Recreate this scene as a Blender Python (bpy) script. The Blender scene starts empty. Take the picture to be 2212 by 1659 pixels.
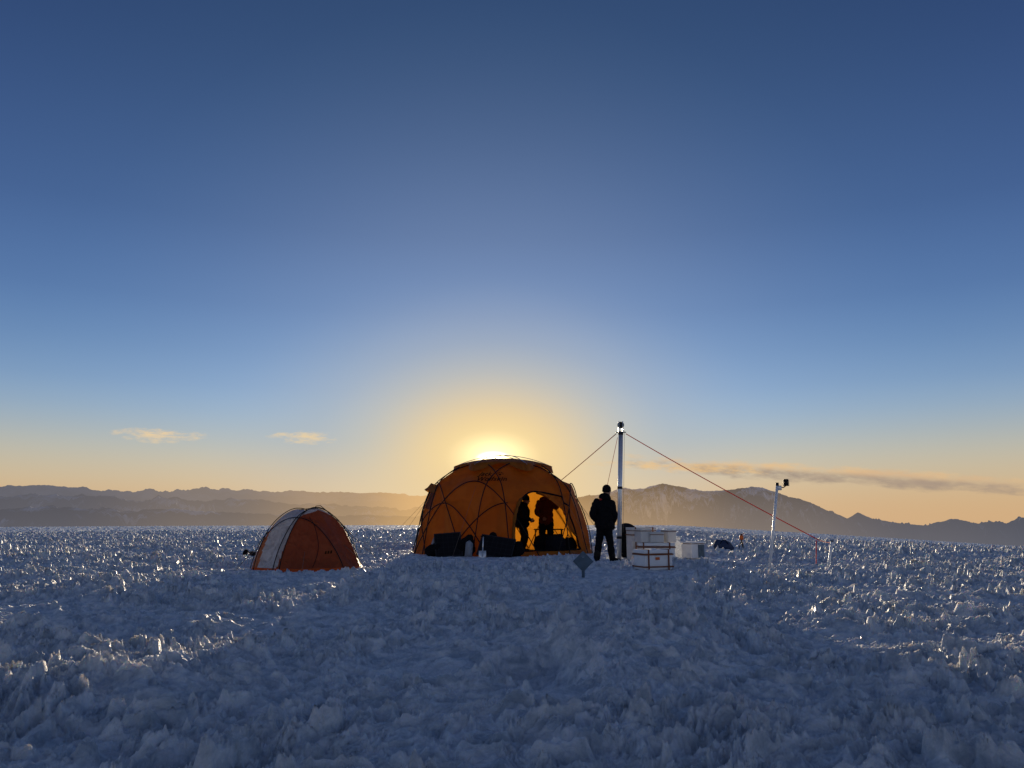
import bpy, bmesh, math, random
import numpy as np
from mathutils import Vector, Matrix, Euler
random.seed(4)
C = bpy.context.scene.collection
R = math.radians
FPX, CXP, CYP = 1609.0, 1106.0, 829.5
PITCH = R(10.06); CH = 1.0
cp, sp = math.cos(PITCH), math.sin(PITCH)
RAD = 13800.0

# ------------------------------------------------------------------ geometry of the view and the ground
def sstep(a, b, v):
    t = np.clip((v - a) / (b - a), 0, 1); return t * t * (3 - 2 * t)
def g0(x, y):
    r = np.hypot(x, y); az = np.degrees(np.arctan2(x, y))
    s = 0.021 * np.clip((az - 12) / 22.0, 0, 1.3)
    s = np.where(az > 60, 0.021 * 1.3 * np.clip((180 - az) / 120, 0, 1), s)
    return -r * r / (2 * RAD) - r * s * sstep(18, 60, r)
def pdir(px, py):
    u = CYP - py; return Vector((px - CXP, FPX * cp - u * sp, FPX * sp + u * cp))
def at(px, py, Y):
    d = pdir(px, py); return Vector((0, 0, CH)) + d * (Y / d.y)
def gpt(px, py):
    d = pdir(px, py).normalized(); p = Vector((0, 0, CH)); z = 0.0
    for _ in range(30):
        t = (z - CH) / d.z; p = Vector((0, 0, CH)) + d * t; z = float(g0(p.x, p.y))
    return p
def gz(x, y): return float(g0(x, y))
def azel(px, py):
    d = pdir(px, py); return math.atan2(d.x, d.y), math.atan2(d.z, math.hypot(d.x, d.y))

# ------------------------------------------------------------------ materials
def nt(name):
    m = bpy.data.materials.new(name); m.use_nodes = True
    n = m.node_tree.nodes; n.clear(); return m, n, m.node_tree.links
def pmat(name, col, rough=.6, metal=0, noise=.15, scale=12, bump=.0, spec=.4, transl=0):
    m, n, l = nt(name)
    o = n.new('ShaderNodeOutputMaterial'); p = n.new('ShaderNodeBsdfPrincipled')
    p.inputs['Roughness'].default_value = rough; p.inputs['Metallic'].default_value = metal
    p.inputs['Specular IOR Level'].default_value = spec
    tc = n.new('ShaderNodeTexCoord'); nz = n.new('ShaderNodeTexNoise'); nz.inputs['Scale'].default_value = scale; nz.inputs['Detail'].default_value = 5
    l.new(tc.outputs['Object'], nz.inputs['Vector'])
    cr = n.new('ShaderNodeValToRGB'); e = cr.color_ramp.elements
    e[0].position = .3; e[1].position = .7
    e[0].color = (*[c * (1 - noise) for c in col], 1); e[1].color = (*[min(1, c * (1 + noise)) for c in col], 1)
    l.new(nz.outputs['Fac'], cr.inputs['Fac']); l.new(cr.outputs['Color'], p.inputs['Base Color'])
    if bump:
        b = n.new('ShaderNodeBump'); b.inputs['Strength'].default_value = bump; b.inputs['Distance'].default_value = .02
        l.new(nz.outputs['Fac'], b.inputs['Height']); l.new(b.outputs['Normal'], p.inputs['Normal'])
    if transl:
        t = n.new('ShaderNodeBsdfTranslucent'); mx = n.new('ShaderNodeMixShader'); mx.inputs[0].default_value = transl
        l.new(cr.outputs['Color'], t.inputs['Color']); l.new(p.outputs[0], mx.inputs[1]); l.new(t.outputs[0], mx.inputs[2]); l.new(mx.outputs[0], o.inputs[0])
    else: l.new(p.outputs[0], o.inputs[0])
    return m
def fabric(name, col, transl=.5, transp=.06, tcol=None, wr=3.0, strength=.5):
    m, n, l = nt(name)
    o = n.new('ShaderNodeOutputMaterial')
    tc = n.new('ShaderNodeTexCoord'); nz = n.new('ShaderNodeTexNoise'); nz.inputs['Scale'].default_value = wr
    nz.inputs['Detail'].default_value = 4; nz.inputs['Distortion'].default_value = 1.2
    l.new(tc.outputs['Object'], nz.inputs['Vector'])
    cr = n.new('ShaderNodeValToRGB'); e = cr.color_ramp.elements; e[0].position = .3; e[1].position = .72
    e[0].color = (*[c * .65 for c in col], 1); e[1].color = (*[min(1, c * 1.2) for c in col], 1)
    l.new(nz.outputs['Fac'], cr.inputs['Fac'])
    b = n.new('ShaderNodeBump'); b.inputs['Strength'].default_value = strength; b.inputs['Distance'].default_value = .06
    l.new(nz.outputs['Fac'], b.inputs['Height'])
    p = n.new('ShaderNodeBsdfPrincipled'); p.inputs['Roughness'].default_value = .55; p.inputs['Specular IOR Level'].default_value = .25
    l.new(cr.outputs['Color'], p.inputs['Base Color']); l.new(b.outputs['Normal'], p.inputs['Normal'])
    t = n.new('ShaderNodeBsdfTranslucent'); t.inputs['Color'].default_value = (*(tcol or col), 1)
    l.new(b.outputs['Normal'], t.inputs['Normal'])
    tr = n.new('ShaderNodeBsdfTransparent'); tr.inputs['Color'].default_value = (*(tcol or col), 1)
    m1 = n.new('ShaderNodeMixShader'); m1.inputs[0].default_value = transl
    l.new(p.outputs[0], m1.inputs[1]); l.new(t.outputs[0], m1.inputs[2])
    m2 = n.new('ShaderNodeMixShader'); m2.inputs[0].default_value = transp
    l.new(m1.outputs[0], m2.inputs[1]); l.new(tr.outputs[0], m2.inputs[2]); l.new(m2.outputs[0], o.inputs[0])
    return m
ORANGE = fabric('orange_tent_fabric', (.38, .145, .012), .44, .03, (.66, .245, .014), wr=2.2)
ORANGE2 = fabric('orange_fly_fabric', (.38, .14, .013), .38, .02, (.64, .23, .014), 5)
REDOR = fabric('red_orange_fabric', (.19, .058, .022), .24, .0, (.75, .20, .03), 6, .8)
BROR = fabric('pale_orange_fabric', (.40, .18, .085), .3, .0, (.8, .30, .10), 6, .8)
GREYF = fabric('grey_white_fabric', (.62, .63, .62), .2, .0, None, 8, .7)
BASEOR = fabric('base_orange_fabric', (.5, .11, .02), .35, .0, (1, .25, .03), 8)
BLACK = pmat('black_cloth', (.008, .008, .010), .9, spec=.08, bump=.4, scale=25)
DARKN = pmat('dark_navy_cloth', (.010, .012, .02), .85, spec=.1, bump=.5, scale=15)
BLUEC = pmat('blue_duffel_cloth', (.02, .04, .10), .6, bump=.5, scale=14)
REDJ = pmat('rust_red_jacket_cloth', (.13, .024, .012), .8, spec=.15, bump=.5, scale=20)
REDT = pmat('red_trim', (.5, .04, .03), .6)
SKIN = pmat('skin', (.40, .22, .15), .55)
BOOT = pmat('boot_leather', (.012, .010, .009), .7, spec=.2)
POLE = pmat('tent_pole_metal', (.012, .010, .009), .6, metal=.0, noise=.1, spec=.2)
POLEW = pmat('pale_pole_metal', (.6, .6, .6), .3, metal=.8, noise=.1)
ALU = pmat('brushed_aluminium', (.78, .79, .80), .35, metal=.7, noise=.1, scale=30)
ALUP = pmat('pale_aluminium_tube', (.88, .89, .90), .4, metal=.15, noise=.05, scale=30)
FOAM = pmat('white_foam', (.93, .93, .92), .7, noise=.04, scale=8, bump=.15, transl=.06)
FOAM2 = pmat('off_white_foam', (.90, .88, .84), .75, noise=.06, scale=5, bump=.2, transl=.25)
STRAP = pmat('brown_strap', (.20, .06, .018), .7)
ROPE = pmat('red_rope', (.70, .035, .03), .7, scale=60, noise=.2, transl=.45)
CORD = pmat('dull_cord', (.22, .17, .13), .8, spec=.1)
DARKM = pmat('dark_metal', (.02, .02, .022), .5, metal=.3)
ORPL = pmat('orange_plastic', (.65, .13, .02), .5)
SIGN = pmat('blue_grey_sign_plate', (.08, .125, .165), .5, noise=.25, scale=9)
SIGNM = pmat('pale_sign_mark', (.25, .32, .38), .6)
PRINT = pmat('dark_print', (.045, .018, .006), .9, spec=.05)
MESHW = fabric('dark_window_mesh', (.03, .02, .015), .2, .1, (.4, .2, .05))
BAGP = fabric('clear_plastic_bag', (.75, .78, .84), .4, .2, (.9, .92, .95), 14, .9)
TARP = fabric('pale_tarp', (.45, .47, .5), .2, .0, None, 6)

def solar_mat():
    m, n, l = nt('solar_cells')
    o = n.new('ShaderNodeOutputMaterial'); p = n.new('ShaderNodeBsdfPrincipled'); p.inputs['Roughness'].default_value = .7; p.inputs['Specular IOR Level'].default_value = .1
    tc = n.new('ShaderNodeTexCoord'); br = n.new('ShaderNodeTexBrick'); br.offset = 0
    br.inputs['Color1'].default_value = (.008, .008, .010, 1); br.inputs['Color2'].default_value = (.010, .010, .013, 1); br.inputs['Mortar'].default_value = (.03, .03, .033, 1)
    br.inputs['Scale'].default_value = 1; br.inputs['Mortar Size'].default_value = .003; br.inputs['Brick Width'].default_value = .13; br.inputs['Row Height'].default_value = .13
    mp = n.new('ShaderNodeMapping'); mp.inputs['Rotation'].default_value = (R(90), 0, 0)
    l.new(tc.outputs['Object'], mp.inputs['Vector']); l.new(mp.outputs[0], br.inputs['Vector']); l.new(br.outputs['Color'], p.inputs['Base Color']); l.new(p.outputs[0], o.inputs[0])
    return m
SOLAR = solar_mat()

def snow_mat():
    m, n, l = nt('crusted_snow')
    o = n.new('ShaderNodeOutputMaterial'); p = n.new('ShaderNodeBsdfPrincipled')
    tc = n.new('ShaderNodeTexCoord')
    def noise(s, d, dist=0):
        z = n.new('ShaderNodeTexNoise'); z.inputs['Scale'].default_value = s; z.inputs['Detail'].default_value = d; z.inputs['Distortion'].default_value = dist
        l.new(tc.outputs['Object'], z.inputs['Vector']); return z
    a = noise(5.5, 7, .6); a.inputs['Roughness'].default_value = .65
    cr = n.new('ShaderNodeValToRGB'); e = cr.color_ramp.elements
    e[0].position = .38; e[0].color = (.46, .53, .60, 1); e[1].position = .62; e[1].color = (.90, .92, .94, 1)
    l.new(a.outputs['Fac'], cr.inputs['Fac']); l.new(cr.outputs['Color'], p.inputs['Base Color'])
    b = noise(32, 6, .5); b.inputs['Roughness'].default_value = .7
    bp = n.new('ShaderNodeBump'); bp.inputs['Strength'].default_value = 1.0; bp.inputs['Distance'].default_value = .032; l.new(b.outputs['Fac'], bp.inputs['Height'])
    l.new(bp.outputs['Normal'], p.inputs['Normal'])
    rr = n.new('ShaderNodeMapRange'); rr.inputs['From Min'].default_value = .38; rr.inputs['From Max'].default_value = .6; rr.inputs['To Min'].default_value = .34; rr.inputs['To Max'].default_value = .78
    l.new(a.outputs['Fac'], rr.inputs['Value']); l.new(rr.outputs['Result'], p.inputs['Roughness'])
    p.inputs['Specular IOR Level'].default_value = .5
    p.inputs['Subsurface Weight'].default_value = .75
    p.inputs['Subsurface Radius'].default_value = (1.0, .85, .68); p.inputs['Subsurface Scale'].default_value = .028
    l.new(p.outputs[0], o.inputs[0]); return m
SNOW = snow_mat()

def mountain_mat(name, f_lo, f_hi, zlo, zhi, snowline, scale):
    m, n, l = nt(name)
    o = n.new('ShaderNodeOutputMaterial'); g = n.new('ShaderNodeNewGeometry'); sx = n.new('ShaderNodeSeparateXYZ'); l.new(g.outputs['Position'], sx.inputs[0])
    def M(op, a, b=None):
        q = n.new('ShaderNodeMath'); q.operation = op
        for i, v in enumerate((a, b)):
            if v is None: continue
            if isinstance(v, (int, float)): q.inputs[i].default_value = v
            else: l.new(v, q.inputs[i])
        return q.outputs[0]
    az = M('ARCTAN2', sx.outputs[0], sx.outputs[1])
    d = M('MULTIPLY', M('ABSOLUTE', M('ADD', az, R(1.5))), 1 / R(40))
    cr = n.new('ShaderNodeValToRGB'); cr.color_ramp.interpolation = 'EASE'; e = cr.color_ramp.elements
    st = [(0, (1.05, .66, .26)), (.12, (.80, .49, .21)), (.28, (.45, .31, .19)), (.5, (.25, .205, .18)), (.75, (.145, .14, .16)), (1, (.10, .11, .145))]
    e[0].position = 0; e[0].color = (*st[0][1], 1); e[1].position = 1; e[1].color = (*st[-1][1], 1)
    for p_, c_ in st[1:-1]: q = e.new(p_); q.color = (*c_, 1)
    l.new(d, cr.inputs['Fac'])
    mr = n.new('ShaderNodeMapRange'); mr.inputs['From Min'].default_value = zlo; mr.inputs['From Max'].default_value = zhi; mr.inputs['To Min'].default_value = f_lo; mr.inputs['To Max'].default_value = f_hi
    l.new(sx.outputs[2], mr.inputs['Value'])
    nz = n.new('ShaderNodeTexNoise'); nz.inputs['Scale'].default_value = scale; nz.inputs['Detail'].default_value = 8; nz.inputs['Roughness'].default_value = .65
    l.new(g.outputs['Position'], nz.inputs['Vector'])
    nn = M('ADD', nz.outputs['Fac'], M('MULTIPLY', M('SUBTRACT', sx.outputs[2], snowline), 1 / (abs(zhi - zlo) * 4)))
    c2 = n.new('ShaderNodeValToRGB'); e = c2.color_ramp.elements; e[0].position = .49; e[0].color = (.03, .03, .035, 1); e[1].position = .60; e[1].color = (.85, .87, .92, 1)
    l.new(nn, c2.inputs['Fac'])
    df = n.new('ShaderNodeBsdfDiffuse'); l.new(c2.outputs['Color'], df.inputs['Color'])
    em = n.new('ShaderNodeEmission'); l.new(cr.outputs['Color'], em.inputs['Color'])  # aerial haze painted in as emission, warmer towards the sun, thicker low down
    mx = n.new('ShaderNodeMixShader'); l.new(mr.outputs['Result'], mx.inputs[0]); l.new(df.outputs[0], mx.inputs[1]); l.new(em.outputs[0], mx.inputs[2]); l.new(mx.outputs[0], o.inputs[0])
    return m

# ------------------------------------------------------------------ mesh helpers
class MB:
    def __init__(s): s.v = []; s.f = []
    def add(s, vs, fs):
        o = len(s.v); s.v += [tuple(v) for v in vs]; s.f += [[i + o for i in f] for f in fs]; return s
    def box(s, c, d, rot=(0, 0, 0), bev=.0, seg=1):
        bm = bmesh.new(); bmesh.ops.create_cube(bm, size=1)
        for v in bm.verts: v.co = Vector((v.co.x * d[0], v.co.y * d[1], v.co.z * d[2]))
        if bev: bmesh.ops.bevel(bm, geom=bm.edges[:], offset=bev, segments=seg, affect='EDGES', profile=.5)
        mt = Matrix.Translation(c) @ Euler(rot).to_matrix().to_4x4()
        bm.verts.index_update(); s.add([mt @ v.co for v in bm.verts], [[v.index for v in f.verts] for f in bm.faces]); bm.free(); return s
    def tube(s, pts, r, n=8, caps=True):
        pts = [Vector(p) for p in pts]; rs = r if isinstance(r, (list, tuple)) else [r] * len(pts)
        vs = []; up = None
        for i, p in enumerate(pts):
            t = (pts[min(i + 1, len(pts) - 1)] - pts[max(i - 1, 0)]).normalized()
            if up is None:
                up = Vector((0, 0, 1)) if abs(t.z) < .9 else Vector((1, 0, 0))
            a = t.cross(up).normalized(); b = a.cross(t).normalized(); up = b
            for k in range(n):
                q = 2 * math.pi * k / n; vs.append(p + a * math.cos(q) * rs[i] + b * math.sin(q) * rs[i])
        fs = [[i * n + k, i * n + (k + 1) % n, (i + 1) * n + (k + 1) % n, (i + 1) * n + k] for i in range(len(pts) - 1) for k in range(n)]
        if caps: fs += [list(range(n))[::-1], [(len(pts) - 1) * n + k for k in range(n)]]
        return s.add(vs, fs)
    def cap(s, p0, p1, r0, r1, n=14):
        p0, p1 = Vector(p0), Vector(p1); t = (p1 - p0).normalized(); pts = []; rs = []
        for a in (88, 65, 40, 18): pts.append(p0 - t * r0 * math.sin(R(a))); rs.append(r0 * math.cos(R(a)))
        pts += [p0, p1]; rs += [r0, r1]
        for a in (18, 40, 65, 88): pts.append(p1 + t * r1 * math.sin(R(a))); rs.append(r1 * math.cos(R(a)))
        return s.tube(pts, rs, n)
    def ell(s, c, d, rot=(0, 0, 0), n=18):
        bm = bmesh.new(); bmesh.ops.create_uvsphere(bm, u_segments=n, v_segments=n // 2 + 2, radius=1)
        mt = Matrix.Translation(c) @ Euler(rot).to_matrix().to_4x4() @ Matrix.Diagonal((*d, 1))
        bm.verts.index_update(); s.add([mt @ v.co for v in bm.verts], [[v.index for v in f.verts] for f in bm.faces]); bm.free(); return s
    def build(s, name, mat, parent=None, smooth=True, loc=None, remesh=None, jig=None, thick=None):
        me = bpy.data.meshes.new(name); me.from_pydata(s.v, [], s.f); me.update()
        o = bpy.data.objects.new(name, me)
        if remesh:
            t = bpy.data.objects.new('tmp', me); C.objects.link(t)
            md = t.modifiers.new('r', 'REMESH'); md.mode = 'VOXEL'; md.voxel_size = remesh
            ms = t.modifiers.new('s', 'SMOOTH'); ms.factor = .6; ms.iterations = 4
            if jig:
                tx = bpy.data.textures.new('folds', 'CLOUDS'); tx.noise_scale = jig[1]
                dm = t.modifiers.new('d', 'DISPLACE'); dm.texture = tx; dm.strength = jig[0]; dm.mid_level = .5
            dg = bpy.context.evaluated_depsgraph_get(); dg.update()
            me2 = bpy.data.meshes.new_from_object(t.evaluated_get(dg)); me2.name = name
            bpy.data.objects.remove(t); o.data = me2; me = me2
        me.materials.clear(); me.materials.append(mat)
        if smooth: me.polygons.foreach_set('use_smooth', [True] * len(me.polygons))
        if thick:
            md = o.modifiers.new('t', 'SOLIDIFY'); md.thickness = thick
        C.objects.link(o)
        if parent: o.parent = parent
        if loc is not None: o.location = loc
        return o
def tag(o, label, cat, group=None):
    o['label'] = label; o['category'] = cat
    if group: o['group'] = group
    return o
def thing(name, label, cat, loc, rz=0, group=None):
    o = bpy.data.objects.new(name, None); C.objects.link(o); o.location = loc; o.rotation_euler = (0, 0, rz); o.empty_display_size = .2
    return tag(o, label, cat, group)
def crom(P, n):
    P = [np.array(p, float) for p in P]; P = [2 * P[0] - P[1]] + P + [2 * P[-1] - P[-2]]; out = []
    m = len(P) - 3
    for k in range(n):
        u = k / (n - 1) * m; i = min(int(u), m - 1); t = u - i; a, b, c, d = P[i:i + 4]
        out.append(.5 * (2 * b + (c - a) * t + (2 * a - 5 * b + 4 * c - d) * t * t + (3 * b - a - 3 * c + d) * t ** 3))
    return np.array(out)

# ------------------------------------------------------------------ noise
def perlin(x, y, seed):
    rng = np.random.RandomState(seed); perm = rng.permutation(256).astype(np.int32); perm = np.concatenate([perm, perm])
    ang = rng.rand(256) * 2 * np.pi; gx = np.cos(ang).astype(np.float32); gy = np.sin(ang).astype(np.float32)
    xi = np.floor(x).astype(np.int32); yi = np.floor(y).astype(np.int32); xf = (x - xi).astype(np.float32); yf = (y - yi).astype(np.float32)
    u = xf * xf * xf * (xf * (xf * 6 - 15) + 10); v = yf * yf * yf * (yf * (yf * 6 - 15) + 10)
    X = xi & 255; Y = yi & 255; X1 = (X + 1) & 255; Y1 = (Y + 1) & 255
    def gr(a, b, dx, dy):
        h = perm[perm[a] + b]; return gx[h] * dx + gy[h] * dy
    a = gr(X, Y, xf, yf); b = gr(X1, Y, xf - 1, yf); c = gr(X, Y1, xf, yf - 1); d = gr(X1, Y1, xf - 1, yf - 1)
    return (a + u * (b - a)) * (1 - v) + (c + u * (d - c)) * v
def ridge(n, p=1.4): return (1 - np.clip(np.abs(n) * 2.1, 0, 1)) ** p

# ------------------------------------------------------------------ where things stand
T1 = Vector((-.27, 22.1, 0)); T1.z = gz(T1.x, T1.y)
p = gpt(668, 1222); T2 = Vector((p.x, 14.95, 0)); T2.x = at(668, 1200, 14.95).x; T2.z = gz(T2.x, T2.y)
flat = [(T1.x, T1.y, 3.0, .25, 1.2), (T2.x, T2.y, 1.1, .3, .8)]
for px, py, rr, f_ in ((1300, 1213, .8, .35), (1410, 1240, .8, .35), (1420, 1205, 1.3, .3), (1500, 1208, .8, .35), (1260, 1248, .4, .4), (1337, 1206, .6, .3), (1562, 1190, .8, .4), (1662, 1234, .5, .55), (1787, 1228, .5, .55), (540, 1200, .5, .4), (1020, 1208, 1.5, .3), (1603, 1190, .4, .4)):
    q = gpt(px, py); flat.append((q.x, q.y, rr, f_, .7))

# ------------------------------------------------------------------ ground
def make_ground():
    dense = np.linspace(R(-41), R(41), 1420)
    th = np.concatenate([np.linspace(-np.pi, R(-42), 130), dense, np.linspace(R(42), np.pi, 130)])
    rr = np.concatenate([[0.02], np.geomspace(.3, 2.2, 30)[:-1], np.geomspace(2.2, 60, 1500), np.geomspace(60.8, 900, 190)])
    nr, nth = len(rr), len(th)
    Rg, Tg = np.meshgrid(rr, th, indexing='ij'); X = (Rg * np.sin(Tg)).astype(np.float32); Y = (Rg * np.cos(Tg)).astype(np.float32)
    Z = g0(X.astype(float), Y.astype(float))
    wx = perlin(X * .8, Y * .8, 1); wy = perlin(X * .8 + 40, Y * .8, 2)
    wx2 = perlin(X * 3.1, Y * 3.1, 11); wy2 = perlin(X * 3.1 + 40, Y * 3.1, 12)
    xw = X + wx * .5 + wx2 * .18; yw = Y + wy * .5 + wy2 * .18
    patch = sstep(-.30, .25, perlin(X * .45, Y * .45, 8) + .5 * perlin(X * 1.3, Y * 1.5, 18))
    amp = .52 + .75 * patch
    h = perlin(X * .25, Y * .25, 3) * .09 + perlin(X * .7, Y * .7, 4) * .06
    n1 = perlin(xw * 1.4, yw * 1.7, 5); n2 = perlin(xw * 3.3, yw * 3.9, 6)
    r2 = ridge(n2, 1.3)
    b = .034 * (sstep(-.14, .18, n1) - .5) + .024 * (sstep(-.08, .10, n2) - .5) + .042 * (r2 - .4)
    k = int(np.searchsorted(rr, 60)); s = slice(0, k)
    wx3 = perlin(X[s] * 8, Y[s] * 8, 21) * .09; wy3 = perlin(X[s] * 8 + 30, Y[s] * 8, 22) * .09
    xq = xw[s] + wx3; yq = yw[s] + wy3
    n3 = perlin(xq * 7.0, yq * 8.0, 7); r3 = ridge(n3, 1.2)
    b[s] += .014 * (sstep(-.04, .06, n3) - .5) + .046 * (ridge(perlin(xq * 6.0 + 7, yq * 7.6, 27), 1.8) - .3) * (.35 + .9 * sstep(-.15, .2, n2[s]))
    k = int(np.searchsorted(rr, 34)); s = slice(0, k)
    xq = xq[s]; yq = yq[s]
    n4 = perlin(xq * 15, yq * 17, 9); r4 = ridge(n4, 1.4)
    b[s] += .008 * (sstep(-.03, .06, n4) - .5) + .026 * (r4 - .35) * (.3 + 1.0 * r3[s])
    k = int(np.searchsorted(rr, 17)); s = slice(0, k)
    n5 = perlin(xq[s] * 32, yq[s] * 35, 10); r5 = ridge(n5, 1.2); b[s] += .012 * (r5 - .4) * (.35 + r4[s])
    k = int(np.searchsorted(rr, 8)); s = slice(0, k)
    b[s] += .006 * ridge(perlin(xq[s] * 68, yq[s] * 72, 17), 1.0) * (.4 + r5[s])
    k = int(np.searchsorted(rr, 60)); s = slice(0, k)
    sh = np.clip(perlin(xw[s] * 4.6 + 9, yw[s] * 5.4, 13) - .22, 0, 1); b[s] += np.minimum(sh * .38, .055) * (.3 + .9 * sstep(-.05, .1, n3))
    far_ = sstep(9, 24, Rg); b = b * amp * (1 + .5 * far_)
    for (x, y, rad, f, ed) in flat:
        d = np.hypot(X - x, Y - y); w = 1 - sstep(rad, rad + ed, d); b = b * (1 - w * (1 - f)); h = h * (1 - w)
    b += -.03 * (1 - sstep(2.2, 2.9, np.hypot(X - T1.x, Y - T1.y)))
    m = gpt(1340, 1430); h += .17 * np.exp(-(((X - m.x) / .65) ** 2 + ((Y - m.y) / 1.0) ** 2))
    m = gpt(1150, 1440); d2 = ((X - m.x - .05 + .35 * wx2) / .34) ** 2 + ((Y - m.y + .35 * wy2) / .62) ** 2; h -= .26 * np.exp(-d2 * d2)
    m = gpt(1010, 1590); d2 = ((X - m.x) / .55) ** 2 + ((Y - m.y) / .45) ** 2; b *= 1 - .5 * np.exp(-d2)
    m = gpt(330, 1480); h += .11 * np.exp(-(((X - m.x) / .6) ** 2 + ((Y - m.y) / .6) ** 2))
    near = sstep(.3, 2.5, Rg); Z = Z + (b + h * sstep(1, 5, Rg)) * near
    co = np.stack([X, Y, Z], -1).reshape(-1, 3).astype(np.float32)
    i = np.arange(nr - 1)[:, None] * nth; j = np.arange(nth - 1)[None, :]
    q = np.stack([i + j, i + j + 1, i + nth + j + 1, i + nth + j], -1).reshape(-1).astype(np.int32)
    nf = len(q) // 4
    me = bpy.data.meshes.new('ground'); me.vertices.add(len(co)); me.vertices.foreach_set('co', co.ravel())
    me.loops.add(len(q)); me.loops.foreach_set('vertex_index', q)
    me.polygons.add(nf); me.polygons.foreach_set('loop_start', np.arange(0, nf * 4, 4, dtype=np.int32))
    me.polygons.foreach_set('use_smooth', np.ones(nf, dtype=bool))
    me.update(calc_edges=True); me.materials.append(SNOW)
    o = bpy.data.objects.new('ground', me); C.objects.link(o); o['kind'] = 'structure'
make_ground()

# ------------------------------------------------------------------ mountains
def make_range(name, pts, D, depth, zb, mat, seed, jag, spur, nx=1300, ny=90):
    azs = []; els = []
    for px, py in pts: a, e = azel(px, py); azs.append(a); els.append(e)
    az = np.linspace(azs[0], azs[-1], nx); el = np.interp(az, azs, els)
    k = az * 57.3; z0 = k * 0 + .5
    md = .45 + 1.0 * np.clip(perlin(k * .21, z0, seed + 20) + .35, 0, 1)
    kw = k + .9 * perlin(k * .45, z0, seed + 21)
    zr = D * np.tan(el) + jag * (1.1 * perlin(kw * .37, z0, seed) + md * (.8 * perlin(kw * .95, z0, seed + 1) + .55 * perlin(kw * 1.9, z0, seed + 12) + .36 * perlin(kw * 3.3, z0, seed + 2) + .22 * perlin(k * 6.3, z0, seed + 3) + .12 * perlin(k * 13, z0, seed + 8)))
    v = np.concatenate([np.linspace(0, 1, ny), [1.03, 1.1, 1.3]]); A, V = np.meshgrid(az, v, indexing='ij'); Zr = zr[:, None]
    dist = D + (V - 1) * depth
    up = np.clip(V, 0, 1)
    X = dist * np.sin(A); Y = dist * np.cos(A); kk = A * 57.3
    w = perlin(kk * .5, V * 2.0, seed + 9) * 1.2
    sp_ = ridge(perlin(kk * .8 + w, V * 1.3, seed + 4), 1.0) - .5 + .55 * (ridge(perlin(kk * 2.2 + w, V * 3.2, seed + 5), 1.0) - .5) + .3 * (ridge(perlin(kk * 5.5 + w, V * 8, seed + 6), 1.0) - .5) + .15 * perlin(kk * 13, V * 18, seed + 7)
    Z = zb + (Zr - zb) * up ** 1.15 + spur * sp_ * (4 * up * (1 - up)) ** .8
    Z = np.where(V > 1, Zr - (Zr - zb) * (V - 1) * 1.6, Z)
    nv = len(v); co = np.stack([X, Y, Z], -1).reshape(-1, 3)
    f = [[a * nv + b, (a + 1) * nv + b, (a + 1) * nv + b + 1, a * nv + b + 1] for a in range(nx - 1) for b in range(nv - 1)]
    me = bpy.data.meshes.new(name); me.from_pydata(co.tolist(), [], f); me.materials.append(mat)
    me.polygons.foreach_set('use_smooth', [True] * len(f)); me.update()
    o = bpy.data.objects.new(name, me); C.objects.link(o); o['kind'] = 'structure'
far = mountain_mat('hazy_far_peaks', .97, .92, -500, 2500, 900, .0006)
lef = mountain_mat('left_range_rock_painted_haze', .95, .72, -700, 900, 450, .0009)
lfo = mountain_mat('left_foothill_rock_painted_haze', .90, .58, -600, 500, 200, .0012)
rig = mountain_mat('right_range_rock_painted_haze', .93, .38, -500, 900, 330, .0014)
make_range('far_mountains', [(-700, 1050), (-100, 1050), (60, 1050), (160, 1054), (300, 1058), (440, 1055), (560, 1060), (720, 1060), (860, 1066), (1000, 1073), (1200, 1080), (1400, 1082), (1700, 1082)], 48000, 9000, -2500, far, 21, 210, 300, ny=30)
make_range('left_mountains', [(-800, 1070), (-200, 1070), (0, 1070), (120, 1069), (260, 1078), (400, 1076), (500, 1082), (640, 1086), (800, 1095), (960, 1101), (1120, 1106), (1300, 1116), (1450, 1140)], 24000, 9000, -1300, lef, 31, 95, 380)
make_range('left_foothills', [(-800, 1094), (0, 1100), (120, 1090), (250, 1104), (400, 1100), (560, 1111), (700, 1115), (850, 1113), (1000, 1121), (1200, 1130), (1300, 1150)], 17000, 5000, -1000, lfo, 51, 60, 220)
make_range('right_mountains', [(1130, 1100), (1220, 1078), (1290, 1067), (1350, 1051), (1385, 1055), (1405, 1050), (1432, 1041), (1462, 1048), (1520, 1062), (1570, 1056), (1622, 1052), (1650, 1054), (1690, 1069), (1740, 1082), (1790, 1103), (1830, 1120), (1853, 1107), (1885, 1121), (1940, 1129), (2000, 1133), (2055, 1120), (2110, 1132), (2160, 1130), (2212, 1122), (2400, 1120), (2900, 1130)], 19000, 7000, -1100, rig, 71, 40, 420)

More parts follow.
